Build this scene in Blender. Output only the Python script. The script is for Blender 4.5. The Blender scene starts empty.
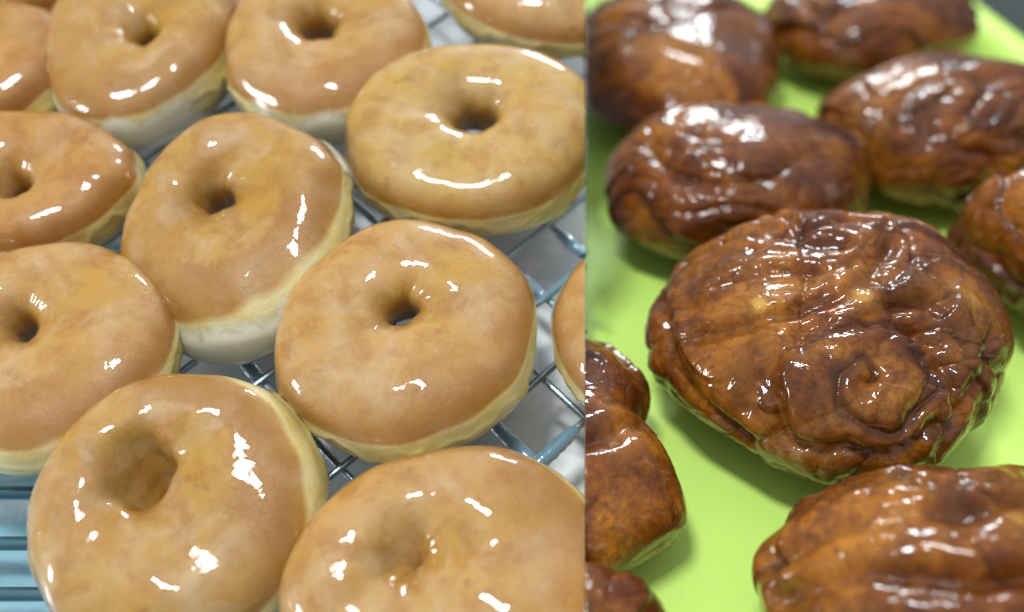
import bpy, bmesh, math, random
import numpy as np
from mathutils import Vector, Matrix

# ------------------------------------------------------------------ camera, world, lamps, exposure
sc = bpy.context.scene
C = sc.collection
F = 1000.0                                   # focal length in pixels of a 1024 px wide picture
ER, EL = math.radians(40), math.radians(60)  # view elevation over the tray and over the rack
D_TRAY, D_RACK = 0.38, 0.320                 # distance to both surfaces along the optical axis
fwd = np.array([0, math.cos(ER), -math.sin(ER)])
upv = np.array([0, math.sin(ER), math.cos(ER)])
cam_p = -fwd * D_TRAY

cam = bpy.data.cameras.new('camera')
cam_o = bpy.data.objects.new('camera', cam)
C.objects.link(cam_o)
cam_o.location = Vector(cam_p)
cam_o.rotation_euler = (math.pi / 2 - ER, 0, 0)
cam.sensor_width = 36
cam.lens = 36 * F / 1024
cam.shift_x = -(585 - 512) / 1024.0
cam.clip_start, cam.clip_end = 0.01, 50
cam.dof.use_dof = True
cam.dof.focus_distance = 0.284
cam.dof.aperture_fstop = cam.lens / 8.6
cam.dof.aperture_blades = 0
sc.camera = cam_o

world = bpy.data.worlds.new('World')
sc.world = world
world.use_nodes = True
wn = world.node_tree
wb = wn.nodes['Background']
wb.inputs['Strength'].default_value = 1.0
# a room: pale ceiling overhead, dim walls lower down
_tc = wn.nodes.new('ShaderNodeTexCoord'); _sx = wn.nodes.new('ShaderNodeSeparateXYZ')
_rp = wn.nodes.new('ShaderNodeValToRGB'); _el = _rp.color_ramp.elements
wn.links.new(_tc.outputs['Generated'], _sx.inputs[0]); wn.links.new(_sx.outputs[2], _rp.inputs[0])
_el[0].position = 0.0; _el[0].color = (0.18, 0.185, 0.19, 1)
_el[1].position = 1.0; _el[1].color = (0.58, 0.60, 0.62, 1)
_e = _el.new(0.45); _e.color = (0.32, 0.33, 0.34, 1)
_e = _el.new(0.72); _e.color = (0.50, 0.515, 0.53, 1)
wn.links.new(_rp.outputs[0], wb.inputs['Color'])


def rack_dir(x, y, z):
    t = EL - ER
    return Vector((x, y * math.cos(t) - z * math.sin(t), y * math.sin(t) + z * math.cos(t)))


def lamp(name, d, dist, sx, sy, power, col):
    l = bpy.data.lights.new(name, 'AREA')
    l.shape = 'RECTANGLE'
    l.size, l.size_y = sx, sy
    l.energy = power
    l.color = col
    o = bpy.data.objects.new(name, l)
    C.objects.link(o)
    d = d.normalized()
    o.location = d * dist
    o.rotation_euler = (-d).to_track_quat('-Z', 'Y').to_euler()
    return o


lamp('ceiling_lamp', rack_dir(-0.16, 0.10, 0.97), 1.3, 0.27, 0.13, 8.5, (0.98, 0.99, 1.0))
lamp('window_lamp', rack_dir(-0.93, -0.30, 0.34), 1.2, 0.12, 0.30, 4.5, (0.93, 0.98, 1.0))
lamp('rear_lamp', Vector((0.12, 0.80, 0.55)), 1.4, 0.34, 0.15, 8, (0.86, 0.95, 1.0))

sc.view_settings.view_transform = 'Standard'
sc.view_settings.look = 'None'
sc.view_settings.exposure = 0.36
sc.view_settings.gamma = 1.0

# ------------------------------------------------------------------ frames of the two surfaces


class Frame:
    def __init__(s, e, d):
        t = e - ER
        s.t = t
        s.n = np.array([0, -math.sin(t), math.cos(t)])
        s.y = np.array([0, math.cos(t), math.sin(t)])
        s.o = cam_p + fwd * d
        s.e = e
        s.M = Matrix.Translation(Vector(s.o)) @ Matrix.Rotation(t, 4, 'X')

    def at(s, px, py, h=0.0):
        d = fwd + np.array([1., 0, 0]) * (px - 585) / F + upv * (306 - py) / F
        t = ((s.o + s.n * h - cam_p) @ s.n) / (d @ s.n)
        P = cam_p + d * t - s.o
        return P[0], P @ s.y, t          # x, y in the surface, depth


RACK, TRAY = Frame(EL, D_RACK), Frame(ER, D_TRAY)


def link(o, parent=None):
    C.objects.link(o)
    if parent:
        o.parent = parent
    return o


def tag(o, label=None, cat=None, group=None, kind=None):
    if label: o['label'] = label
    if cat: o['category'] = cat
    if group: o['group'] = group
    if kind: o['kind'] = kind
    return o


def empty(name, M):
    o = bpy.data.objects.new(name, None)
    o.empty_display_size = 0.02
    C.objects.link(o)
    o.matrix_world = M
    return o

# ------------------------------------------------------------------ numpy noise


_rs = np.random.RandomState(7)
_perm = _rs.permutation(256)
_perm = np.concatenate([_perm, _perm, _perm])
_g = _rs.normal(size=(256, 3)); _g /= np.linalg.norm(_g, axis=1)[:, None]


def noise(P):
    P = np.asarray(P, float)
    i = np.floor(P).astype(int); f = P - i
    u = f * f * f * (f * (f * 6 - 15) + 10)
    i &= 255
    out = 0
    for dx in (0, 1):
        for dy in (0, 1):
            for dz in (0, 1):
                h = _perm[_perm[_perm[i[..., 0] + dx] + i[..., 1] + dy] + i[..., 2] + dz]
                g = _g[h]
                w = (u[..., 0] if dx else 1 - u[..., 0]) * (u[..., 1] if dy else 1 - u[..., 1]) * (u[..., 2] if dz else 1 - u[..., 2])
                out = out + w * (g[..., 0] * (f[..., 0] - dx) + g[..., 1] * (f[..., 1] - dy) + g[..., 2] * (f[..., 2] - dz))
    return out * 1.6


def fbm(P, n=3):
    o, a = 0, 1.0
    for k in range(n):
        o = o + a * noise(P * (2 ** k) + 13.7 * k); a *= .5
    return o


def sstep(a, b, x):
    t = np.clip((x - a) / (b - a), 0, 1)
    return t * t * (3 - 2 * t)

# ------------------------------------------------------------------ material helpers


class NT:
    def __init__(s, name):
        s.m = bpy.data.materials.new(name); s.m.use_nodes = True
        s.t = s.m.node_tree; s.b = s.t.nodes['Principled BSDF']

    def n(s, typ, **kw):
        nd = s.t.nodes.new(typ)
        for k, v in kw.items():
            setattr(nd, k, v)
        return nd

    def set(s, sock, v):
        if isinstance(v, bpy.types.NodeSocket):
            s.t.links.new(v, sock)
        else:
            sock.default_value = v
        return s

    def coord(s, scale=1.0):
        tc = s.n('ShaderNodeTexCoord')
        mp = s.n('ShaderNodeMapping')
        s.set(mp.inputs['Vector'], tc.outputs['Object'])
        mp.inputs['Scale'].default_value = (scale,) * 3 if not isinstance(scale, tuple) else scale
        oi = s.n('ShaderNodeObjectInfo')
        ad = s.n('ShaderNodeVectorMath', operation='SCALE')
        cb = s.n('ShaderNodeCombineXYZ')
        s.set(cb.inputs[0], oi.outputs['Random']); s.set(cb.inputs[1], oi.outputs['Random'])
        s.set(ad.inputs[0], cb.outputs[0]); ad.inputs['Scale'].default_value = 0.0
        return mp.outputs[0]

    def noise(s, scale, detail=3, rough=.5, dist=0., vec=None, off=0.0):
        nd = s.n('ShaderNodeTexNoise')
        nd.inputs['Scale'].default_value = scale
        nd.inputs['Detail'].default_value = detail
        nd.inputs['Roughness'].default_value = rough
        nd.inputs['Distortion'].default_value = dist
        if vec is None:
            tc = s.n('ShaderNodeTexCoord')
            a = s.n('ShaderNodeVectorMath', operation='ADD')
            s.set(a.inputs[0], tc.outputs['Object']); a.inputs[1].default_value = (off, off * .7, -off)
            vec = a.outputs[0]
        s.set(nd.inputs['Vector'], vec)
        return nd.outputs['Fac']

    def ramp(s, fac, stops, interp='LINEAR'):
        r = s.n('ShaderNodeValToRGB')
        r.color_ramp.interpolation = interp
        el = r.color_ramp.elements
        while len(el) < len(stops): el.new(.5)
        for e, (p, c) in zip(el, stops):
            e.position = p
            e.color = (c, c, c, 1) if isinstance(c, (int, float)) else (*c, 1)
        s.set(r.inputs[0], fac)
        return r.outputs[0]

    def mix(s, fac, a, b, mode='MIX'):
        m = s.n('ShaderNodeMix', data_type='RGBA', blend_type=mode)
        s.set(m.inputs[0], fac)
        for i, v in ((6, a), (7, b)):
            if isinstance(v, tuple): v = (*v, 1)
            s.set(m.inputs[i], v)
        return m.outputs[2]

    def math(s, op, a, b=0.0, c=None, clamp=False):
        m = s.n('ShaderNodeMath', operation=op, use_clamp=clamp)
        s.set(m.inputs[0], a); s.set(m.inputs[1], b)
        if c is not None: s.set(m.inputs[2], c)
        return m.outputs[0]

    def attr(s, name):
        a = s.n('ShaderNodeAttribute', attribute_name=name)
        return a.outputs['Fac']

    def bump(s, h, dist, strength=1.0, normal=None):
        b = s.n('ShaderNodeBump')
        b.inputs['Strength'].default_value = strength
        b.inputs['Distance'].default_value = dist
        s.set(b.inputs['Height'], h)
        if normal is not None: s.set(b.inputs['Normal'], normal)
        return b.outputs[0]


def inp(t, **kw):
    for k, v in kw.items():
        name = k.replace('_', ' ')
        t.set(t.b.inputs[name], v if not (isinstance(v, tuple) and len(v) == 3 and 'Radius' not in name) else (*v, 1))


def donut_mat(name, tone, pale, glaze=True, seed=0.0):
    """fried crust under a clear sugar glaze: tan, yellow-brown blotches, pale unbrowned band"""
    t = NT(name)
    big = t.noise(38, 3, .55, .4, off=seed)
    mid = t.noise(110, 4, .6, .3, off=seed + 3)
    fine = t.noise(420, 3, .6, off=seed)
    tc = tone
    dark = (tc[0] * .78, tc[1] * .58, tc[2] * .34)
    pink = (tc[0] * 1.05, tc[1] * 1.0, tc[2] * 1.10)
    gold = (tc[0] * 1.02, tc[1] * .92, tc[2] * .42)
    c = t.mix(t.ramp(big, [(.36, 0.), (.60, 1.)]), gold, pink)
    c = t.mix(t.ramp(mid, [(.46, 0.), (.66, .85)]), c, dark)
    blot = t.noise(72, 2, .45, .8, off=seed + 41)
    c = t.mix(t.ramp(blot, [(.54, 0.), (.63, .55)]), c, (tc[0] * .86, tc[1] * .66, tc[2] * .38))
    c = t.mix(t.ramp(fine, [(.4, 0.), (.75, .25)]), c, (tc[0] * 1.12, tc[1] * 1.2, tc[2] * 1.35))
    spots = t.noise(190, 2, .4, off=seed + 9)
    c = t.mix(t.ramp(spots, [(.69, 0.), (.75, .55)]), c, (.30, .12, .03))
    # milky sugar where the glaze lies thick
    milk = t.noise(34, 4, .55, 2.2, off=seed + 21)
    mk = t.ramp(milk, [(.48, 0.), (.72, .45)])
    c = t.mix(mk, c, (.50, .375, .22))
    vein = t.math('ABSOLUTE', t.math('SUBTRACT', t.noise(48, 2, .5, 1.6, off=seed + 27), .5))
    vn = t.math('MULTIPLY', t.ramp(vein, [(.0, .12), (.05, 0.)]), t.ramp(milk, [(.45, 0.), (.6, 1.)]))
    c = t.mix(vn, c, (.58, .46, .33))
    pore = t.n('ShaderNodeTexVoronoi'); pore.inputs['Scale'].default_value = 330
    _c = t.n('ShaderNodeTexCoord'); t.set(pore.inputs['Vector'], _c.outputs['Object'])
    pr = t.math('MULTIPLY', t.ramp(pore.outputs['Distance'], [(.10, .5), (.26, 0.)]), t.ramp(mid, [(.45, 0.), (.6, 1.)]))
    c = t.mix(pr, c, dark)
    # pale band
    band = t.attr('band')
    bn = t.math('MULTIPLY_ADD', t.noise(160, 3, .6, off=seed + 5), .25, t.math('SUBTRACT', band, .125))
    bf = t.ramp(bn, [(.25, 0.), (.75, 1.)])
    pl_ = t.mix(t.ramp(mid, [(.35, 0.), (.65, 1.)]), pale, (pale[0] * .88, pale[1] * .82, pale[2] * .58))
    pl_ = t.mix(t.ramp(milk, [(.48, 0.), (.64, .5)]), pl_, (.70, .65, .42))
    c = t.mix(bf, c, pl_)
    c = t.mix(t.math('MULTIPLY', t.attr('brown'), .9), c, (tc[0] * .72, tc[1] * .50, tc[2] * .25))
    wave = t.noise(75, 2, .5, 1.0, off=seed + 11)
    wave2 = t.noise(210, 1, .4, 2.0, off=seed + 17)
    skin = t.noise(520, 4, .65, 1.0, off=seed)
    nb = t.bump(skin, .0004, .6)
    wrk = t.noise(130, 5, .65, 1.5, off=seed + 51)
    nb = t.bump(t.math('MULTIPLY', wrk, bf), .0006, .6, nb)
    cn = t.bump(wave, .0005, .55)
    cn = t.bump(wave2, .00006, .6, cn)
    inp(t, Base_Color=c, Roughness=.42, Subsurface_Weight=.35, Subsurface_Scale=.003,
        Subsurface_Radius=(1.0, .65, .35), Coat_Weight=1.0, Coat_Roughness=.025, Coat_IOR=1.4,
        Specular_IOR_Level=.3)
    t.set(t.b.inputs['Normal'], nb)
    t.set(t.b.inputs['Coat Normal'], cn)
    return t.m


def milk_mat():
    t = NT('milky_sugar_glaze')
    n = t.noise(90, 3, .5, .5)
    c = t.mix(n, (.62, .61, .47), (.74, .73, .62))
    cn = t.bump(t.noise(120, 2, .5, .8), .0006, .6)
    inp(t, Base_Color=c, Roughness=.25, Subsurface_Weight=.5, Subsurface_Scale=.003,
        Subsurface_Radius=(1.0, .8, .6), Coat_Weight=1.0, Coat_Roughness=.02)
    t.set(t.b.inputs['Coat Normal'], cn)
    # the glaze is clear where it thins out
    th = t.math('MULTIPLY_ADD', t.math('SUBTRACT', t.noise(140, 3, .55, 1.0, off=4), .5), .9, t.attr('thick'))
    t.set(t.b.inputs['Alpha'], t.ramp(th, [(.18, 0.), (.75, .93)]))
    return t.m


def crumb_mat():
    t = NT('dough_crumb')
    n = t.noise(500, 4, .6)
    c = t.mix(n, (.72, .55, .30), (.86, .74, .50))
    inp(t, Base_Color=c, Roughness=.9)
    t.set(t.b.inputs['Normal'], t.bump(n, .001, .8))
    return t.m


def fritter_mat(name='fritter_crust', seed=0.0):
    t = NT(name)
    big = t.noise(32, 3, .55, .8, off=seed)
    mid = t.noise(95, 4, .6, 1.4, off=seed + 2)
    fine = t.noise(420, 4, .65, .6, off=seed + 4)
    c = t.ramp(big, [(.32, (.070, .014, .0015)), (.44, (.165, .038, .002)), (.56, (.32, .095, .004)), (.70, (.50, .19, .012))])
    c = t.mix(t.ramp(mid, [(.44, 0.), (.68, .7)]), c, (.075, .016, .002))
    c = t.mix(t.ramp(fine, [(.35, .45), (.60, 0.)]), c, (.055, .012, .004))
    amber = t.attr('amber')
    c = t.mix(t.math('MULTIPLY', amber, t.ramp(mid, [(.35, .85), (.62, .35)])), c, (.46, .185, .016))
    c = t.mix(t.ramp(amber, [(.66, 0.), (.90, .8)]), c, (.58, .34, .06))
    burnt = t.attr('burnt')
    c = t.mix(t.math('MULTIPLY', burnt, .8), c, (.040, .009, .002))
    vein = t.math('ABSOLUTE', t.math('SUBTRACT', t.noise(40, 4, .6, 2.5, off=seed + 61), .5))
    c = t.mix(t.ramp(vein, [(.0, .25), (.05, 0.)]), c, (.035, .008, .002))
    flake = t.noise(210, 5, .7, .5, off=seed + 71)
    c = t.mix(t.ramp(flake, [(.54, 0.), (.64, .45)]), c, (.055, .012, .002))
    # dull sugar film caught in streaks
    vec = t.coord((60, 210, 120))
    film = t.noise(1.0, 4, .6, 1.5, vec=vec)
    c = t.mix(t.ramp(film, [(.59, 0.), (.68, .26)]), c, (.44, .27, .15))
    pale = t.attr('pale')
    pf = t.math('MULTIPLY', pale, t.ramp(mid, [(.3, .35), (.6, 1.)]))
    c = t.mix(pf, c, (.44, .20, .04))
    rg = t.ramp(film, [(.55, .02), (.85, .09)])
    wave = t.noise(130, 2, .5, 1.2, off=seed + 7)
    wave2 = t.noise(300, 2, .5, 1.5, off=seed + 8)
    cn = t.bump(wave, .0010, .6)
    cn = t.bump(wave2, .00010, .6, cn)
    nb = t.bump(fine, .0006, .8)
    inp(t, Base_Color=c, Roughness=.45, Subsurface_Weight=.06, Subsurface_Scale=.002,
        Subsurface_Radius=(1.0, .5, .2), Coat_Weight=1.0, Coat_Roughness=rg, Coat_IOR=1.4,
        Specular_IOR_Level=.1)
    t.set(t.b.inputs['Normal'], nb)
    t.set(t.b.inputs['Coat Normal'], cn)
    return t.m


def tray_mat():
    t = NT('lime_plastic')
    n = t.noise(9, 2, .4)
    c = t.mix(n, (.60, .95, .18), (.65, .97, .22))
    # faint sugar smears
    sm = t.noise(70, 4, .6, 1.0)
    c = t.mix(t.ramp(sm, [(.62, 0.), (.8, .25)]), c, (.50, .82, .20))
    inp(t, Base_Color=c, Roughness=t.ramp(sm, [(.4, .55), (.7, .38)]), Subsurface_Weight=.15, Subsurface_Scale=.003,
        Subsurface_Radius=(.6, 1., .2), Specular_IOR_Level=.22)
    t.set(t.b.inputs['Normal'], t.bump(t.noise(300, 3, .6), .0002, .4))
    return t.m


def wire_mat():
    t = NT('chromed_wire')
    n = t.noise(160, 3, .6)
    g = t.noise(45, 2, .5, off=2)
    c = t.mix(n, (.26, .36, .43), (.48, .58, .65))
    inp(t, Base_Color=c, Metallic=.85, Roughness=t.ramp(g, [(.4, .16), (.6, .38)]))
    t.set(t.b.inputs['Normal'], t.bump(n, .0003, .6))
    return t.m


def drip_mat():
    t = NT('glaze_on_wire')
    inp(t, Base_Color=(.22, .40, .52), Roughness=.15, Transmission_Weight=.35, IOR=1.45, Coat_Weight=.6, Coat_Roughness=.03)
    t.set(t.b.inputs['Normal'], t.bump(t.noise(200, 3, .6), .0006, .6))
    return t.m


def pan_mat():
    t = NT('sheet_pan_metal')
    n = t.noise(14, 3, .55, .6)
    f = t.noise(240, 3, .6)
    c = t.mix(n, (.50, .54, .57), (.64, .68, .71))
    pud = t.noise(22, 3, .5, 1.5, off=3)
    c = t.mix(t.ramp(pud, [(.56, 0.), (.62, .7)]), c, (.80, .82, .82))
    c = t.mix(t.ramp(f, [(.5, 0.), (.8, .2)]), c, (.3, .28, .24))
    inp(t, Base_Color=c, Metallic=.1, Roughness=t.ramp(n, [(.35, .35), (.7, .5)]), Coat_Weight=.5, Coat_Roughness=.08)
    t.set(t.b.inputs['Normal'], t.bump(t.noise(60, 3, .5), .001, .35))
    return t.m


def reflection_mat():
    t = NT('painted_reflection')
    n = t.noise(18, 3, .5, 1.0)
    c = t.mix(t.ramp(n, [(.46, 0.), (.56, 1.)]), (.24, .46, .56), (.55, .72, .78))  # pale blue reflections of the pan, painted as patchy colour
    inp(t, Base_Color=c, Roughness=.25, Coat_Weight=1.0, Coat_Roughness=.03)
    t.set(t.b.inputs['Coat Normal'], t.bump(t.noise(40, 2, .5, 1.0), .004, .7))
    return t.m


def plain(name, col, rough=.6, metal=0.0, sc_=60):
    t = NT(name)
    n = t.noise(sc_, 4, .6)
    c = t.mix(n, tuple(x * .8 for x in col), tuple(min(1, x * 1.15) for x in col))
    inp(t, Base_Color=c, Roughness=rough, Metallic=metal)
    t.set(t.b.inputs['Normal'], t.bump(n, .0004, .5))
    return t.m


M_MILK, M_CRUMB, M_TRAY, M_WIRE, M_DRIP, M_PAN = milk_mat(), crumb_mat(), tray_mat(), wire_mat(), drip_mat(), pan_mat()
PALE = (.72, .62, .27)
TONES = {
    'light': donut_mat('donut_light_tan', (.45, .292, .082), PALE, seed=0),
    'peach': donut_mat('donut_peach_tan', (.43, .255, .072), PALE, seed=2),
    'tan': donut_mat('donut_tan', (.405, .238, .052), PALE, seed=4),
    'amber': donut_mat('donut_amber', (.40, .212, .046), PALE, seed=6),
}
M_FRIT = fritter_mat()
M_FRIT2 = fritter_mat('fritter_crust_pale', 5.0)

# ------------------------------------------------------------------ mesh helpers


def mesh_obj(name, V, Fc, mat, parent, attrs=None, M=None, smooth=True):
    me = bpy.data.meshes.new(name)
    V = np.asarray(V, np.float32); Fc = np.asarray(Fc, np.int32)
    k = Fc.shape[1]
    me.vertices.add(len(V)); me.vertices.foreach_set('co', V.ravel())
    me.loops.add(Fc.size); me.loops.foreach_set('vertex_index', Fc.ravel())
    me.polygons.add(len(Fc)); me.polygons.foreach_set('loop_start', np.arange(0, Fc.size, k, dtype=np.int32))
    me.update(calc_edges=True)
    if smooth:
        me.polygons.foreach_set('use_smooth', np.ones(len(Fc), bool))
    for a, v in (attrs or {}).items():
        at_ = me.attributes.new(a, 'FLOAT', 'POINT')
        at_.data.foreach_set('value', np.asarray(v, np.float32))
    me.materials.append(mat)
    me.validate()
    o = bpy.data.objects.new(name, me)
    C.objects.link(o)
    if parent: o.parent = parent
    elif M is not None: o.matrix_world = M
    return o


def grid_faces(nu, nv, wrap_u=True, wrap_v=False, base=0):
    iu = np.arange(nu if wrap_u else nu - 1); iv = np.arange(nv if wrap_v else nv - 1)
    U, W = np.meshgrid(iu, iv, indexing='ij')
    U2, W2 = (U + 1) % nu, (W + 1) % nv
    f = np.stack([U * nv + W, U2 * nv + W, U2 * nv + W2, U * nv + W2], -1).reshape(-1, 4)
    return f + base


def slice_at_seam(o, world_M, sign, cap=None):
    """cut the mesh where its thing ends at the seam x = 0; sign = -1 keeps x < 0"""
    me = o.data
    bm = bmesh.new(); bm.from_mesh(me)
    inv = world_M.inverted()
    eps = 0.00004 * sign
    co = inv @ Vector((eps, 0, 0))
    no = (world_M.to_3x3().transposed() @ Vector((1, 0, 0))).normalized()
    geom = bm.verts[:] + bm.edges[:] + bm.faces[:]
    bmesh.ops.bisect_plane(bm, geom=geom, dist=1e-6, plane_co=co, plane_no=no,
                           clear_outer=sign < 0, clear_inner=sign > 0)
    if cap is not None:
        ed = [e for e in bm.edges if e.is_boundary and all(abs((v.co - co).dot(no)) < 1e-5 for v in e.verts)]
        if ed:
            r = bmesh.ops.triangle_fill(bm, use_beauty=True, use_dissolve=False, edges=ed)
            fs = [g for g in r['geom'] if isinstance(g, bmesh.types.BMFace)]
            for f in fs:
                f.material_index = 1; f.smooth = False
    bm.to_mesh(me); bm.free()
    if cap is not None:
        me.materials.append(cap)
    me.update()


# ------------------------------------------------------------------ the setting
WORK_Z = -0.125
def box(name, x0, x1, y0, y1, z0, z1, mat, M=None, parent=None, bev=0.0):
    bm = bmesh.new()
    bmesh.ops.create_cube(bm, size=1)
    for v in bm.verts:
        v.co = Vector(((x0 + x1) / 2 + v.co.x * (x1 - x0), (y0 + y1) / 2 + v.co.y * (y1 - y0), (z0 + z1) / 2 + v.co.z * (z1 - z0)))
    if bev:
        bmesh.ops.bevel(bm, geom=bm.edges[:], offset=bev, segments=3, affect='EDGES')
    me = bpy.data.meshes.new(name); bm.to_mesh(me); bm.free()
    me.materials.append(mat)
    o = bpy.data.objects.new(name, me); C.objects.link(o)
    if parent: o.parent = parent
    elif M is not None: o.matrix_world = M
    return o


tag(box('worktop', -1.2, 1.2, -.9, 1.4, WORK_Z - .03, WORK_Z, plain('worktop_grey', (.20, .20, .19), .5)), kind='structure')
tag(box('counter', 0.0004, 1.1, -.5, 1.2, WORK_Z + .0005, -.006, plain('counter_dark', (.03, .04, .038), .85), bev=.004), kind='structure')

# --- lime tray: floor with a raised rim, its right rim seen top right
def tray():
    p = np.array(TRAY.at(945, 0, .016)[:2]); q = np.array(TRAY.at(1024, 62, .016)[:2])
    d = (p - q) / np.linalg.norm(p - q)            # along the rim, going away
    nrm = np.array([d[1], -d[0]])                  # outward
    L, W = .70, .66
    far = p + d * .11
    # tray outline corners (rounded) in world xy
    o0 = far; o1 = far - d * L; o2 = o1 - nrm * W; o3 = far - nrm * W
    # tray local frame: u along -d, w along -nrm
    R = .03
    prof = [(-.014, .0165), (-.0125, .0180), (-.003, .0182), (0.0, .0172), (.004, .010), (.007, .003), (.012, .0004), (.018, 0.0)]
    pts = []
    def outline(inset):
        r = max(R - inset, .006) if inset > 0 else R - inset
        x0, x1, y0, y1 = inset, L - inset, inset, W - inset
        out = []
        for cx, cy, a0 in ((x1 - r, y1 - r, 0), (x0 + r, y1 - r, 90), (x0 + r, y0 + r, 180), (x1 - r, y0 + r, 270)):
            for k in range(13):
                a = math.radians(a0 + 90 * k / 12)
                out.append((cx + r * math.cos(a), cy + r * math.sin(a)))
        return out
    V, n = [], 52
    # underside first (outer skirt), then the rim, then the floor
    full = [(.014, -.0045), (.007, -.0040), (-.002, .008), (-.0142, .0150)] + prof
    for ins, z in full:
        for (u, w) in outline(ins):
            P = far - d * u - nrm * w
            V.append((P[0], P[1], z))
    Fc = []
    for r in range(len(full) - 1):
        for k in range(n):
            a, b = r * n + k, r * n + (k + 1) % n
            Fc.append((a, b, b + n, a + n))
    bm = bmesh.new()
    vs = [bm.verts.new(v) for v in V]
    for f in Fc: bm.faces.new([vs[i] for i in f])
    bm.faces.new(vs[-n:]); bm.faces.new(vs[:n][::-1])
    bmesh.ops.recalc_face_normals(bm, faces=bm.faces[:])
    for f in bm.faces: f.smooth = len(f.verts) == 4
    me = bpy.data.meshes.new('serving_tray'); bm.to_mesh(me); bm.free()
    me.materials.append(M_TRAY)
    o = bpy.data.objects.new('serving_tray', me); C.objects.link(o)
    slice_at_seam(o, Matrix.Identity(4), 1, M_TRAY)
    tag(o, 'bright lime green plastic tray with a raised rim under the dark fritters', 'tray')


tray()

# --- sheet pan below the rack
def rack_box(name, *a, mat, parent=None, bev=0.0):
    return box(name, *a, mat, M=RACK.M if parent is None else None, parent=parent, bev=bev)


PAN_Z = -.026
pan = empty('sheet_pan', RACK.M @ Matrix.Translation((0, 0, PAN_Z)))
tag(pan, 'shallow grey metal sheet pan lying under the wire cooling rack', 'pan')
box('pan_floor', -.42, -.00005, -.20, .30, -.002, 0, M_PAN, parent=pan)
box('pan_rim', -.42, -.0004, .3005, .312, -.002, .02, M_PAN, parent=pan, bev=.002)
box('pan_rim', -.42, -.0004, -.212, -.2005, -.002, .02, M_PAN, parent=pan, bev=.002)
# a prop that carries the slanting pan at its back
prop = empty('rack_prop', Matrix.Translation((-.21, .30, WORK_Z)))
tag(prop, 'plain metal stand holding up the back of the sloping pan', 'stand')
top = (RACK.M @ Vector((0, .29, PAN_Z - .004)))
for x in (-.17, .17):
    box('leg', x - .006, x + .006, top.y - .30 - .006, top.y - .30 + .006, 0, top.z - WORK_Z - .003, M_WIRE, parent=prop)
box('crossbar', -.18, .18, top.y - .30 - .008, top.y - .30 + .008, top.z - WORK_Z - .0028, top.z - WORK_Z, M_WIRE, parent=prop)


def tube(pts, rad, nseg=10):
    pts = np.array(pts, float); n = len(pts)
    rad = np.full(n, rad) if np.isscalar(rad) else np.array(rad)
    T = np.gradient(pts, axis=0); T /= np.linalg.norm(T, axis=1)[:, None]
    up = np.array([0, 0, 1.]); S = np.cross(T, up); S /= np.linalg.norm(S, axis=1)[:, None]; U = np.cross(S, T)
    a = np.linspace(0, 2 * np.pi, nseg, endpoint=False)
    V = pts[:, None, :] + rad[:, None, None] * (np.cos(a)[None, :, None] * S[:, None, :] + np.sin(a)[None, :, None] * U[:, None, :])
    V = V.reshape(-1, 3)
    i, j = np.meshgrid(np.arange(n - 1), np.arange(nseg), indexing='ij')
    j2 = (j + 1) % nseg
    Fc = np.stack([i * nseg + j, i * nseg + j2, (i + 1) * nseg + j2, (i + 1) * nseg + j], -1).reshape(-1, 4)
    # end caps as quads fans on a centre vertex
    return V, Fc


rack = empty('cooling_rack', RACK.M)
tag(rack, 'chromed wire cooling rack with a diagonal square mesh under the glazed donuts', 'rack')
WR = .00115
def wire(ang, off, z, name='wire'):
    a = math.radians(ang); dv = np.array([math.cos(a), math.sin(a)]); nv = np.array([-dv[1], dv[0]])
    p0 = nv * off
    lo, hi = -9, 9
    for ax, l, h in ((0, -.30, -.0001), (1, -.17, .26)):
        t1, t2 = (l - p0[ax]) / dv[ax], (h - p0[ax]) / dv[ax]
        lo, hi = max(lo, min(t1, t2)), min(hi, max(t1, t2))
    if hi - lo < .01: return
    # the mesh stops short of the heavy bars in the near left corner
    t = np.linspace(lo, hi, 400); q = p0 + t[:, None] * dv
    ok = q[:, 0] > np.where(q[:, 1] < -.042, -.110, np.where(q[:, 1] < -.01, -.140, -.30))
    cutp = np.flatnonzero(np.diff(ok.astype(int))) + 1
    for run, keep in zip(np.split(t, cutp), np.split(ok, cutp)):
        if not keep[0] or run[-1] - run[0] < .012: continue
        n = max(6, int((run[-1] - run[0]) / .004))
        tt = np.linspace(run[0], run[-1], n)
        pts = np.zeros((n, 3)); pts[:, :2] = p0 + tt[:, None] * dv; pts[:, 2] = z
        pts[:, 2] += noise(np.stack([tt * 60, np.full(n, off * 900), np.zeros(n)], -1)) * .0002
        pts[:, :2] += nv * (noise(np.stack([tt * 40, np.full(n, off * 700 + 5), np.ones(n)], -1)) * .0004)[:, None]
        V, Fc = tube(pts, WR)
        mesh_obj(name, V, Fc, M_WIRE, rack)


for k in range(-14, 18):
    wire(44.5, -.00807 + .01985 * k, -WR)
for k in range(-16, 16):
    wire(-45.5, -.00557 + .02087 * k, -3 * WR)


def drip(ang, off, z, px, py, length, r):
    """hardened glaze hanging round a wire"""
    off = off * .9275
    a = math.radians(ang); dv = np.array([math.cos(a), math.sin(a)]); nv = np.array([-dv[1], dv[0]])
    x, y, _ = RACK.at(px, py, 0)
    c = np.array([x, y]) @ dv
    n = 26
    t = np.linspace(-.5, .5, n)
    rad = WR + (r - WR) * np.sqrt(np.clip(1 - (2 * t) ** 2, 0, 1)) * (1 + .45 * noise(np.stack([t * 7, np.full(n, px), np.zeros(n)], -1)))
    P = np.zeros((n, 3)); P[:, :2] = nv * off + (c + t[:, None] * length) * dv; P[:, 2] = z - (rad - WR) * .55
    P[:, 0] = np.minimum(P[:, 0], -.0008)
    V, Fc = tube(P, rad, 14)
    mesh_obj('hardened_drip', V, Fc, M_DRIP, rack)


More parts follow.
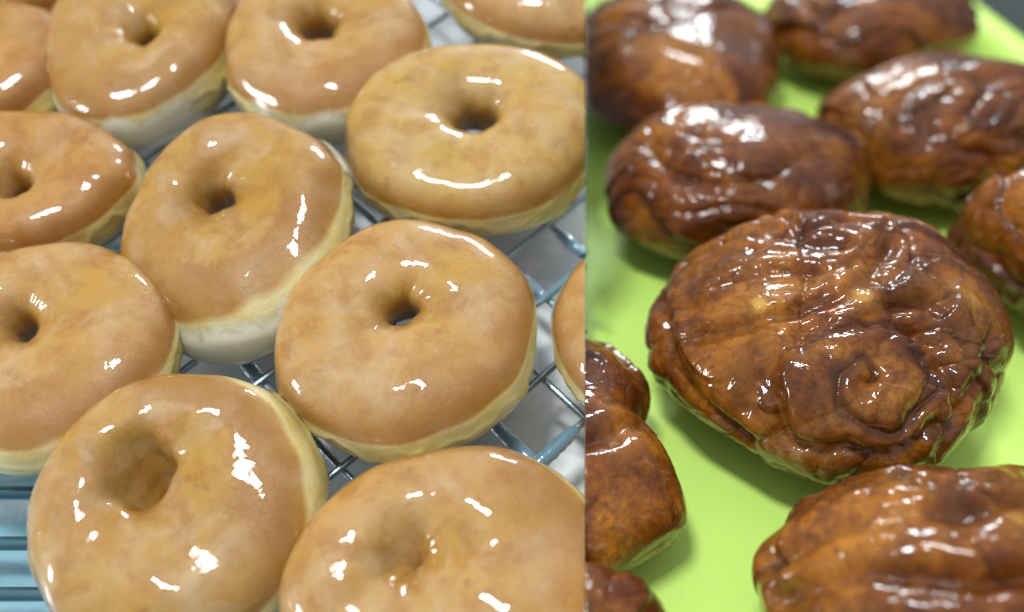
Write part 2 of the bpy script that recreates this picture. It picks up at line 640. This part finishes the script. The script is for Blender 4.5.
zA, zB = -WR, -3 * WR
drip(-45.5, -.051, zB, 512, 440, .024, .0024); drip(-45.5, -.051, zB, 545, 477, .014, .0021)
drip(44.5, -.0301, zA, 556, 450, .020, .0024)
drip(-45.5, .0165, zB, 575, 236, .014, .0022); drip(-45.5, -.006, zB, 534, 285, .012, .0019)
drip(44.5, .0127, zA, 556, 286, .016, .0016); drip(-45.5, -.0285, zB, 362, 205, .012, .0016)
drip(44.5, .0555, zA, 372, 231, .014, .0016); drip(44.5, .0341, zA, 270, 372, .018, .0018)
drip(-45.5, -.096, zB, 262, 357, .014, .0024)

# heavier straight bars of the shelf under the near left corner
shelf = empty('rack_shelf', RACK.M)
tag(shelf, 'thick parallel steel bars low in the left corner below the donuts', 'shelf')
for py in (437, 490, 541, 592, 643):
    y = RACK.at(50, py, -.006)[1]
    P = np.array([[x, y, -.0085] for x in np.linspace(-.40, -.138, 12)])
    V, Fc = tube(P, .0021, 12)
    mesh_obj('bar', V, Fc, plain('bar_steel', (.10, .22, .28), .2, .7), shelf)
# added sheet, coloured to stand in for the pan's pale blue reflections there
pl = rack_box('reflection_sheet', -.40, -.145, -.19, .04, PAN_Z + .0006, PAN_Z + .0016, mat=reflection_mat())
tag(pl, 'painted pale blue liner sheet on the pan in the lower left corner', 'reflection')


# ------------------------------------------------------------------ donuts
HB = .0156   # height of the widest line over the rack


def donut(box_, hole, hr, tone, label, seed, hh=.0136, tilt=(0, 0), pools=(), band=(-.45, .28), gl=None,
          hz=0.0, sag=0.0, exp=2.7, hasp=(1, 1), hrot=0., name='glazed_donut', ryk=1.0, funnel=.04, dim=0., lean=(0, 0), cl=(.55, -.85), lump=.065, cut=False, nu=256, nv=132):
    x0, x1, y0, y1 = box_
    cx, cy = (x0 + x1) / 2, (y0 + y1) / 2
    X, Y, Z = RACK.at(cx, cy, HB)
    rx = (x1 - x0) / 2 * Z / F * .98
    hpx = (y1 - y0) / 2 * Z / F * .98
    ry = math.sqrt(max(hpx ** 2 - (hh * math.cos(EL)) ** 2, 1e-6)) / math.sin(EL) * ryk
    hX, hY, _ = RACK.at(hole[0], hole[1], HB + hh * .45)
    hx, hy = hX - X, hY - Y
    rh = hr * Z / F
    rt = Matrix.Rotation(math.radians(tilt[0]), 4, 'X') @ Matrix.Rotation(math.radians(tilt[1]), 4, 'Y')
    base = RACK.M @ Matrix.Translation((X, Y, HB)) @ rt
    t = empty(name, base @ Matrix.Translation((0, 0, -hh)))
    tag(t, label, 'donut', 'glazed ring donuts on the cooling rack')
    sd = seed * 3.17

    def surf(u, v, off=0.0):
        """u round the ring, v round the section (0 outer, pi/2 top, pi inner)"""
        cu, su = np.cos(u), np.sin(u)
        r = 1 + lump * noise(np.stack([cu * 1.1 + sd, su * 1.1, u * 0 + sd], -1)) + lump * .35 * noise(np.stack([cu * 3 + sd, su * 3, u * 0], -1))
        ox, oy = rx * r * cu, ry * r * su
        hr_ = 1 + .22 * noise(np.stack([cu * 1.3 - sd, su * 1.3, u * 0 + 4], -1))
        a = math.radians(hrot)
        ex, ey = rh * hr_ * hasp[0] * cu, rh * hr_ * hasp[1] * su
        shr = 1 - dim * sstep(cl[0], cl[1], np.sin(v))
        ex, ey = ex * shr, ey * shr
        dp = sstep(.75, -.5, np.sin(v))
        ix, iy = hx + lean[0] * dp + ex * math.cos(a) - ey * math.sin(a), hy + lean[1] * dp + ex * math.sin(a) + ey * math.cos(a)
        cv, sv = np.cos(v), np.sin(v)
        s = .5 + .5 * np.sign(cv) * np.abs(cv) ** (2 / exp)
        # the hole flares at the top, the belly is rounder outside
        zz = np.sign(sv) * np.abs(sv) ** (2 / (exp - .15))
        H = hh * (1 + .10 * noise(np.stack([cu * 1.2 + sd + 9, su * 1.2, u * 0], -1)))
        z = zz * H * np.where(zz < 0, .95, 1.0)
        # outer wall a little fuller than the inner
        px = ix + (ox - ix) * s; py = iy + (oy - iy) * s
        # steepen funnel: pull the inner top edge outward
        fl = sstep(.45, 0., s) * np.clip(zz, 0, 1)
        z = z - fl * H * funnel + hz * sstep(.4, 0, s)
        P = np.stack([px, py, z], -1)
        w = noise(P * 38 + sd) * .0016 + noise(P * 110 + sd * 2) * .00022
        # a soft waist where the two fried halves meet
        bandc = np.exp(-((zz - (band[0] + band[1]) / 2) / .28) ** 2) * np.clip(cv, 0, 1)
        w = w + .0007 * bandc
        N = np.stack([np.where(cv > 0, 1, 1) * cu * cv * 1.0, su * cv * 1.0, sv], -1)
        N = np.where((cv < 0)[..., None], np.stack([cu * cv, su * cv, sv], -1), N)
        N /= np.linalg.norm(N, axis=-1)[..., None] + 1e-9
        P = P + N * (w + off)[..., None]
        # flat where it rests on the wires
        P[..., 2] = np.maximum(P[..., 2], -hh + .0006 + .0 * off)
        return P, zz, cv

    def attrs(P, zz, cv, u):
        b0, b1 = band
        # band height wavers round the ring
        wv = .09 * noise(np.stack([np.cos(u) * 2.2 + sd, np.sin(u) * 2.2, u * 0 + 2], -1)) + (0 if gl is None else gl[1] * np.cos(u - math.radians(gl[0])))
        z_ = zz - wv
        bd = sstep(b0 - .16, b0 + .12, z_) * sstep(b1 + .16, b1 - .10, z_) * (cv > -.15)
        ring = .75 * np.exp(-((z_ - (b1 + .28)) / .22) ** 2) * (cv > 0) + .15 * (cv < -.6)
        return dict(band=bd.ravel(), brown=np.clip(ring, 0, 1).ravel())

    uu = np.linspace(0, 2 * np.pi, nu, endpoint=False)
    # dough
    vv = np.linspace(0, 2 * np.pi, nv, endpoint=False)
    U, V_ = np.meshgrid(uu, vv, indexing='ij')
    P, zz, cv = surf(U, V_, U * 0)
    dough = mesh_obj('dough', P.reshape(-1, 3) + np.array([0, 0, hh]), grid_faces(nu, nv, True, True), TONES[tone], t, attrs(P, zz, cv, U))
    # glaze: a shell over the top that ends in an uneven lip low on the flank
    lip = -.12 + .30 * noise(np.stack([np.cos(uu) * 2.5 + sd, np.sin(uu) * 2.5, uu * 0 + 7], -1)) + .14 * noise(np.stack([np.cos(uu) * 8 + sd, np.sin(uu) * 8, uu * 0], -1))
    nvg = 112
    s = np.linspace(0, 1, nvg)
    Vg = lip[:, None] * 1.0 + (np.pi * 1.12 - lip[:, None]) * s[None, :]
    Ug = np.repeat(uu[:, None], nvg, 1)
    edge = np.minimum(sstep(0, .055, s), sstep(1, .9, s))
    lipfat = np.exp(-((s - .05) / .028) ** 2)
    off = (-.00035 + .00085 * edge + .00035 * lipfat)[None, :] * (1 + .4 * noise(np.stack([np.cos(Ug) * 3, np.sin(Ug) * 3, Vg], -1)))
    P, zz, cv = surf(Ug, Vg, off)
    glaze = mesh_obj('glaze', P.reshape(-1, 3) + np.array([0, 0, hh]), grid_faces(nu, nvg, True, False), TONES[tone], t, attrs(P, zz, cv, Ug))
    objs = [(dough, M_CRUMB), (glaze, None)]
    # milky glaze that ran and set in a thick patch
    for (a0, a1, v0, v1, th) in pools:
        m, k = 90, 60
        ua = np.radians(np.linspace(a0, a1, m)); sa = np.linspace(0, 1, m)
        U, S = np.meshgrid(ua, np.linspace(0, 1, k), indexing='ij')
        wob = .18 * noise(np.stack([U * 2.2, U * 0 + sd, U * 0], -1))
        Vp = (v0 + wob * .6) + (v1 - v0 + wob) * S
        e = np.minimum(np.minimum(sstep(0, .22, sa), sstep(1, .78, sa))[:, None], np.minimum(sstep(0, .3, S), sstep(1, .6, S)))
        o_ = .0007 + th * e
        P, zz, cv = surf(U, Vp, o_)
        objs.append((mesh_obj('glaze_pool', P.reshape(-1, 3) + np.array([0, 0, hh]), grid_faces(m, k, False, False), M_MILK, t, dict(thick=e.ravel())), None))
    if cut:
        bpy.context.view_layer.update()
        for o, cap in objs:
            slice_at_seam(o, base @ Matrix.Translation((0, 0, -hh)), -1, cap)
    return t


donut((50, 238, -60, 151), (147, 39), 11, 'tan', 'donut near the top left with many small glints, left of the top centre donut', 1,
      pools=((215, 330, -.7, .72, .0007),), tilt=(3, 0), gl=(285, .35))
donut((225, 430, -40, 148), (318, 30), 15, 'peach', 'top centre donut with an open oval hole and milky glaze along its front', 2,
      pools=((225, 330, -.7, .72, .0009),), tilt=(2, 2), gl=(300, .35), hasp=(1.15, .9))
donut((439, 690, -110, 64), (545, -50), 16, 'peach', 'glazed donut cut by the top edge behind the widest donut', 3,
      cut=True, gl=(200, .3), band=(-.5, .05))
donut((347, 603, 42, 237), (476, 121), 18, 'light', 'widest and palest glazed donut, its round hole showing the rack through it', 4,
      cut=True, gl=(265, .20), band=(-.55, .10), hasp=(1.1, 1.0))
donut((125, 354, 118, 345), (220, 200), 15, 'tan', 'glazed donut with a big white pool of glaze on its front flank', 5,
      pools=((208, 325, -.7, .98, .0020), (20, 50, -.3, .5, .0008)), tilt=(8, -4), gl=(305, .55), hasp=(1.15, .8), hrot=25, band=(-.40, .30))
donut((-108, 143, 110, 266), (18, 190), 14, 'amber', 'deep golden glazed donut on the left edge in the second row from the back', 6,
      gl=(300, .1), hasp=(.85, 1.0))
donut((-85, 181, 247, 466), (24, 328), 14, 'peach', 'donut at the left edge above the thick steel bars, cream coloured front edge', 7,
      gl=(280, .35), hasp=(.9, 1.0), ryk=1.0)
donut((279, 540, 223, 453), (403, 312), 14, 'peach', 'large donut between the white-pooled donut and the bottom edge one, leaf shaped front glint', 8,
      gl=(305, .36), hasp=(1.0, .75), hrot=25, band=(-.5, .18), lump=.03)
donut((552, 790, 225, 435), (670, 320), 20, 'peach', 'sliver of a pinkish glazed donut at the seam beside the bare wires', 9, cut=True)
donut((40, 324, 384, 638), (145, 476), 25, 'tan', 'donut with the widest, deepest hole and a long curved glint beside it', 10,
      gl=(40, .5), hasp=(.80, 1.15), hrot=-22, tilt=(3, 3), lump=.03, funnel=.0, dim=1.0, lean=(.0065, -.004), cl=(.30, -.75))
donut((286, 624, 458, 716), (410, 560), 18, 'peach', 'largest glazed donut, cut by the bottom edge, with a nearly closed slanting hole', 11,
      cut=True, hasp=(.55, 1.35), hrot=-38, gl=(40, .25), lump=.03, funnel=.1, dim=1.0, lean=(.006, -.003), cl=(.95, .0))
donut((-95, 84, 2, 146), (-40, 70), 16, 'amber', 'small visible end of a golden donut on the left edge just behind the second row', 12, gl=(0, .2))
donut((-70, 26, -70, 24), (-20, -35), 12, 'amber', 'shaded brown corner of a donut at the very top left', 13)
donut((8, 112, -90, 34), (60, -40), 12, 'tan', 'donut edge with bright glints at the top, just left of the second back row donut', 14)
donut((165, 270, -90, 16), (215, -45), 12, 'tan', 'thin donut edge at the top between the two back row donuts', 15)


# ------------------------------------------------------------------ fritters
_ico = {}


def ico(n):
    if n not in _ico:
        bm = bmesh.new(); bmesh.ops.create_icosphere(bm, subdivisions=n, radius=1)
        V = np.array([v.co[:] for v in bm.verts]); Fc = np.array([[v.index for v in f.verts] for f in bm.faces])
        bm.free(); _ico[n] = (V, Fc)
    return _ico[n]


def fritter(box_, label, seed, hh=.026, sub=7, lobes=(), creases=(), spirals=(), bits=(), mat=None, rot=0.0,
            cut=False, fold=1.0, stretch=(1, 1, 1), waist=None, ambers=(), zc=.45, ryk=1.0, big=1.2, wild=1.0):
    """lumpy dome; box_ is the outline in the photograph, hh half its height"""
    x0, x1, y0, y1 = box_
    hh *= 1.14
    H0 = hh * 2 * zc
    X, Y, Z = TRAY.at((x0 + x1) / 2, (y0 + y1) / 2, H0)
    rx = (x1 - x0) / 2 * Z / F * .975
    hpx = (y1 - y0) / 2 * Z / F * .975
    ry = math.sqrt(max(hpx ** 2 - (hh * math.cos(ER)) ** 2, (.25 * hpx) ** 2)) / math.sin(ER) * ryk
    D, Fc = ico(sub)
    sd = seed * 5.31
    lx, ly, lz = D[:, 0], D[:, 1], D[:, 2]
    th = np.arctan2(ly, lx)
    hor = np.hypot(lx, ly)
    # outline: ellipse with lobes
    R = np.ones(len(D))
    R += hor * (.075 * noise(np.stack([np.cos(th) * 1.2 + sd, np.sin(th) * 1.2, th * 0], -1)) + .03 * noise(np.stack([np.cos(th) * 3.2 + sd, np.sin(th) * 3.2, th * 0 + 2], -1))) * wild
    for a, w, amp in lobes:
        da = (th - math.radians(a) + np.pi) % (2 * np.pi) - np.pi
        R += amp * np.exp(-(da / math.radians(w)) ** 2) * hor
    e = .97
    hs = np.where(hor > 0, hor ** e, 0)
    c, s_ = np.cos(th), np.sin(th)
    P = np.stack([rx * R * c * hs, ry * R * s_ * hs, np.sign(lz) * np.abs(lz) ** .98 * hh * 1.0], -1)
    N = np.stack([P[:, 0] / rx ** 2, P[:, 1] / ry ** 2, P[:, 2] / hh ** 2], -1); N /= np.linalg.norm(N, axis=1)[:, None] + 1e-9
    P[:, 2] = np.where(P[:, 2] < 0, P[:, 2] * (zc / (1 - zc)) * 1.05, P[:, 2])
    ca, sa = math.cos(math.radians(rot)), math.sin(math.radians(rot))
    Q = P * 1.0
    Q = np.stack([(P[:, 0] * ca + P[:, 1] * sa) * stretch[0], (-P[:, 0] * sa + P[:, 1] * ca) * stretch[1], P[:, 2] * stretch[2]], -1)
    W = Q + .010 * np.stack([noise(Q * 28 + sd), noise(Q * 28 + sd + 31), noise(Q * 28 + sd + 57)], -1)
    # features placed on this fritter
    def onto(px, py):
        dv = fwd + np.array([1., 0, 0]) * (px - 585) / F + upv * (306 - py) / F
        o = cam_p - np.array([X, Y, H0]); s = np.array([1 / rx, 1 / ry, 1 / hh])
        a_, b_, c_ = (dv * s) @ (dv * s), 2 * (dv * s) @ (o * s), (o * s) @ (o * s) - 1
        disc = b_ * b_ - 4 * a_ * c_
        t_ = (-b_ - math.sqrt(max(disc, 0))) / (2 * a_)
        return o + dv * t_
    # puffed dough between folded creases
    n1 = np.abs(noise(W * 34 + sd)); n2 = np.abs(noise(W * 78 + sd + 5)); n3 = np.abs(noise(W * 170 + sd + 9))
    bil = (np.sqrt(n1 + .004) - .45) * .0085 + (np.sqrt(n2 + .004) - .45) * .0034 + (np.sqrt(n3 + .01) - .4) * .0005
    lowf = noise(Q * 17 + sd + 3) * .0050 * big
    calm = sstep(-.25, .35, noise(Q * 22 + sd + 77))      # smooth stretches alternate with wrinkled ones
    for sp in spirals:
        kk = onto(sp[0], sp[1]); calm_s = sstep(sp[2] * .9, sp[2] * 1.5, np.linalg.norm(P - kk, axis=1))
    # overlapping layers of dough: a warped field cut into terraces with sharp lips
    fld = noise(W * 16 + sd + 101) * 3.2 + noise(W * 45 + sd + 7) * .5
    fr = fld % 1.0
    layer = np.where(fr < .90, fr / .90, (1 - fr) / .10)
    lk = sstep(-.2, .25, noise(Q * 24 + sd + 55)) * (calm_s if spirals else 1)
    wrk = np.abs(noise(W * 230 + sd + 15)); dsp = lowf + fold * .72 * bil * (.30 + .75 * calm) + (np.sqrt(wrk + .01) - .4) * .0004 * (.3 + calm) + fold * .0021 * (layer - .5) * lk
    burnt = sstep(.10, .0, n1) * .5 * calm + sstep(.05, 0, n2) * .4 * calm
    amber = sstep(.15, .5, noise(Q * 30 + sd + 41)) * .6
    burnt += sstep(.80, .95, fr) * lk * .9
    for pts, wd, dep, puff in creases:
        K = np.array([onto(*p) for p in pts])
        wob = .0022 * np.stack([noise(P * 60 + 3), noise(P * 60 + 23), noise(P * 60 + 43)], -1)
        best = np.full(len(P), 9.)
        side = np.zeros(len(P))
        for a_, b_ in zip(K[:-1], K[1:]):
            ab = b_ - a_; tt = np.clip(((P + wob - a_) @ ab) / (ab @ ab), 0, 1)
            dd = P + wob - a_ - tt[:, None] * ab
            dist = np.linalg.norm(dd, axis=1)
            sgn = np.sign(np.cross(ab[:2], dd[:, :2]))
            m = dist < best
            best[m] = dist[m]; side[m] = sgn[m]
        dep, puff = dep * .75, puff * .8
        dsp -= dep * np.exp(-(best / wd) ** 2)
        dsp += puff * np.exp(-((best - wd * 2.2) / (wd * 1.6)) ** 2) * np.where(side > 0, 1.0, .55)
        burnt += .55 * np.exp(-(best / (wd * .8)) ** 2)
    for (px, py, rad, turns, amp, ph) in spirals:
        c0 = onto(px, py)
        nn = np.array([c0[0] / rx ** 2, c0[1] / ry ** 2, c0[2] / hh ** 2]); nn /= np.linalg.norm(nn)
        a1 = np.cross([0, 0, 1.], nn); a1 /= np.linalg.norm(a1); a2 = np.cross(nn, a1)
        rel = P - c0
        qx, qy = rel @ a1, rel @ a2
        qx = qx + .0048 * noise(P * 75 + 70) + .0012 * noise(P * 200 + 7); qy = qy + .0048 * noise(P * 75 + 90) + .0012 * noise(P * 200 + 9)
        rr = np.hypot(qx * .88, qy * 1.08); an = np.arctan2(qy, qx) + ph
        near = (np.abs(rel @ nn) < rad * 1.2)
        mask = sstep(rad, rad * .72, rr) * near
        pitch = rad / turns
        f = (rr / pitch - an / (2 * np.pi)) % 1.0
        prof = np.sqrt(np.clip(np.sin(np.pi * f), 0, 1)) - .62
        dsp = dsp * (1 - .25 * mask) + mask * amp * prof + .0030 * mask - .0030 * np.exp(-(rr / (rad * .16)) ** 2) * near
        # the rolled end stands out with a collar groove
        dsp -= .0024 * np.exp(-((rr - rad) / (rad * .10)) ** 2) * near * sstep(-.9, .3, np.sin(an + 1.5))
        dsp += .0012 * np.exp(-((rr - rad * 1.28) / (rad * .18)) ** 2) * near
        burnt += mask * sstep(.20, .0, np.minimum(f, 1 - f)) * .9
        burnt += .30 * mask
    for (px, py, rad, amp) in ambers:
        c0 = onto(px, py); dd = np.linalg.norm(P - c0, axis=1)
        k_ = np.exp(-(dd / rad) ** 2)
        amber = np.maximum(amber, amp * k_); burnt = burnt * (1 - .8 * k_); dsp = dsp * (1 - .6 * k_) + .0012 * k_
    burnt += .35 * sstep(.1, .5, noise(Q * 26 + sd + 91))
    low = sstep(.10, -.55, P[:, 2] / hh)
    # frilled, paler foot
    dsp += low * (.0022 * np.sin(th * 23 + 5 * noise(Q * 40) + P[:, 2] * 420) * .0)
    P = P + N * dsp[:, None]
    if waist:
        for (wx, wy, wr, wa) in waist:
            c0x, c0y, _ = TRAY.at(wx, wy, H0 * .6)
            dx, dy = P[:, 0] + X - c0x, P[:, 1] + Y - c0y
            dist = np.hypot(dx, dy); k_ = np.exp(-(dist / wr) ** 2)
            P[:, 0] -= k_ * wa[0]; P[:, 1] -= k_ * wa[1]
    P[:, 2] = np.maximum(P[:, 2] + H0, .0006 + .0004 * noise(Q * 60))
    base = Matrix.Translation((X, Y, 0))
    o = mesh_obj('fritter', P, Fc, mat or M_FRIT, None,
                 dict(burnt=np.clip(burnt, 0, 1), amber=np.clip(amber, 0, 1), pale=np.clip(low * (.5 + .8 * noise(Q * 45 + 8)), 0, 1) * .12), base)
    tag(o, label, 'fritter', 'glazed brown fritters on the green tray')
    if cut:
        slice_at_seam(o, base, 1, M_CRUMB)
    return o


fritter((647, 1009, 207, 473), 'big glossy brown fritter with a rolled spiral on its front', 1, hh=.0285, sub=8, wild=.35,
        fold=.95, big=.9, lobes=((200, 28, .02), (-50, 30, -.05), (-75, 22, .03), (42, 26, -.07), (132, 28, -.07)), rot=20, stretch=(.8, 1.1, 1.0),
        creases=(
            ([(700, 338), (750, 326), (800, 312), (850, 296), (880, 268), (890, 240)], .0026, .0038, .0024),
([(800, 352), (850, 330), (900, 322), (932, 338)], .0022, .0028, .0020),
            ([(890, 300), (925, 296), (955, 320), (965, 350)], .0022, .0032, .0018),
            ([(690, 260), (740, 240), (790, 236), (840, 245)], .0024, .0034, .0020),
            ([(720, 285), (770, 268), (830, 268), (870, 262)], .0020, .0030, .0016),
            ([(770, 220), (800, 232), (850, 226), (880, 232)], .0018, .0028, .0014),
            ([(940, 440), (965, 400), (985, 360), (990, 330)], .0022, .0026, .0016),
            ([(665, 300), (675, 350), (700, 400), (750, 440)], .0026, .0028, .0014),
        ),
        spirals=((868, 380, .0220, 1.7, .0019, 1.2),),
        ambers=((760, 308, .006, .9), (718, 370, .014, .55), (970, 300, .013, .75), (960, 350, .010, .5), (862, 298, .006, .9), (855, 268, .010, .6)))
fritter((599, 868, 93, 274), 'blurred brown fritter directly behind the big spiral one, beside the seam', 2, lobes=((70, 25, .06), (150, 25, -.07), (20, 20, .05)), hh=.026, rot=10, stretch=(.7, 1.1, 1), cut=False)
fritter((555, 785, -45, 162), 'blurred fritter at the top beside the seam with dull grey sugar streaks', 3, lobes=((-60, 25, .07), (-20, 20, -.06), (40, 20, .05)), hh=.026, rot=-20, cut=True, stretch=(.7, 1.1, 1))
fritter((756, 978, -50, 96), 'blurred fritter at the top centre of the tray, farthest from the viewer', 4, lobes=((-100, 25, .05), (-40, 22, -.08), (20, 20, .05)), hh=.024, rot=35, stretch=(.7, 1.1, 1))
fritter((828, 1075, 47, 222), 'blurred dark red brown fritter near the tray rim at the upper right', 5, hh=.027, rot=30, stretch=(.7, 1.1, 1), lobes=((40, 30, .04), (160, 18, .06), (200, 16, -.06), (250, 20, .05)))
fritter((962, 1200, 162, 362), 'fritter cut by the right edge, just behind the big spiral one', 6, lobes=((150, 20, .05), (200, 22, -.07)), hh=.026, rot=0, stretch=(.7, 1.1, 1))
fritter((484, 672, 333, 566), 'smooth brown fritter with a narrow waist at the seam, two wide pale reflections', 7, hh=.020, sub=7, rot=40, cut=True, fold=.6,
        lobes=((8, 13, -.27), (-24, 17, .15), (44, 18, .07), (-70, 20, -.06)), ambers=((640, 450, .012, .4),),
        creases=(([(585, 442), (615, 436), (645, 428)], .0030, .0045, .0020),))
fritter((470, 672, 557, 720), 'fritter at the bottom edge beside the seam, only its smooth top showing', 9, hh=.019, rot=-30, cut=True, fold=.6)
fritter((752, 1150, 456, 730), 'fritter in the bottom right corner with long soft folds and milky glaze streaks', 10, hh=.026, sub=8, rot=15, stretch=(.8, 1.1, 1.0), fold=.6,
        lobes=((150, 25, -.04),),
        creases=(([(780, 560), (840, 530), (900, 515), (960, 512), (1024, 500)], .0034, .0050, .0030),
                 ([(790, 600), (860, 580), (920, 575), (980, 585), (1024, 575)], .0028, .0044, .0026),
                 ([(900, 470), (950, 485), (1000, 480), (1040, 470)], .0022, .0034, .0018)),
        ambers=((900, 490, .014, .6), (860, 550, .012, .5), (1015, 525, .006, .8)))
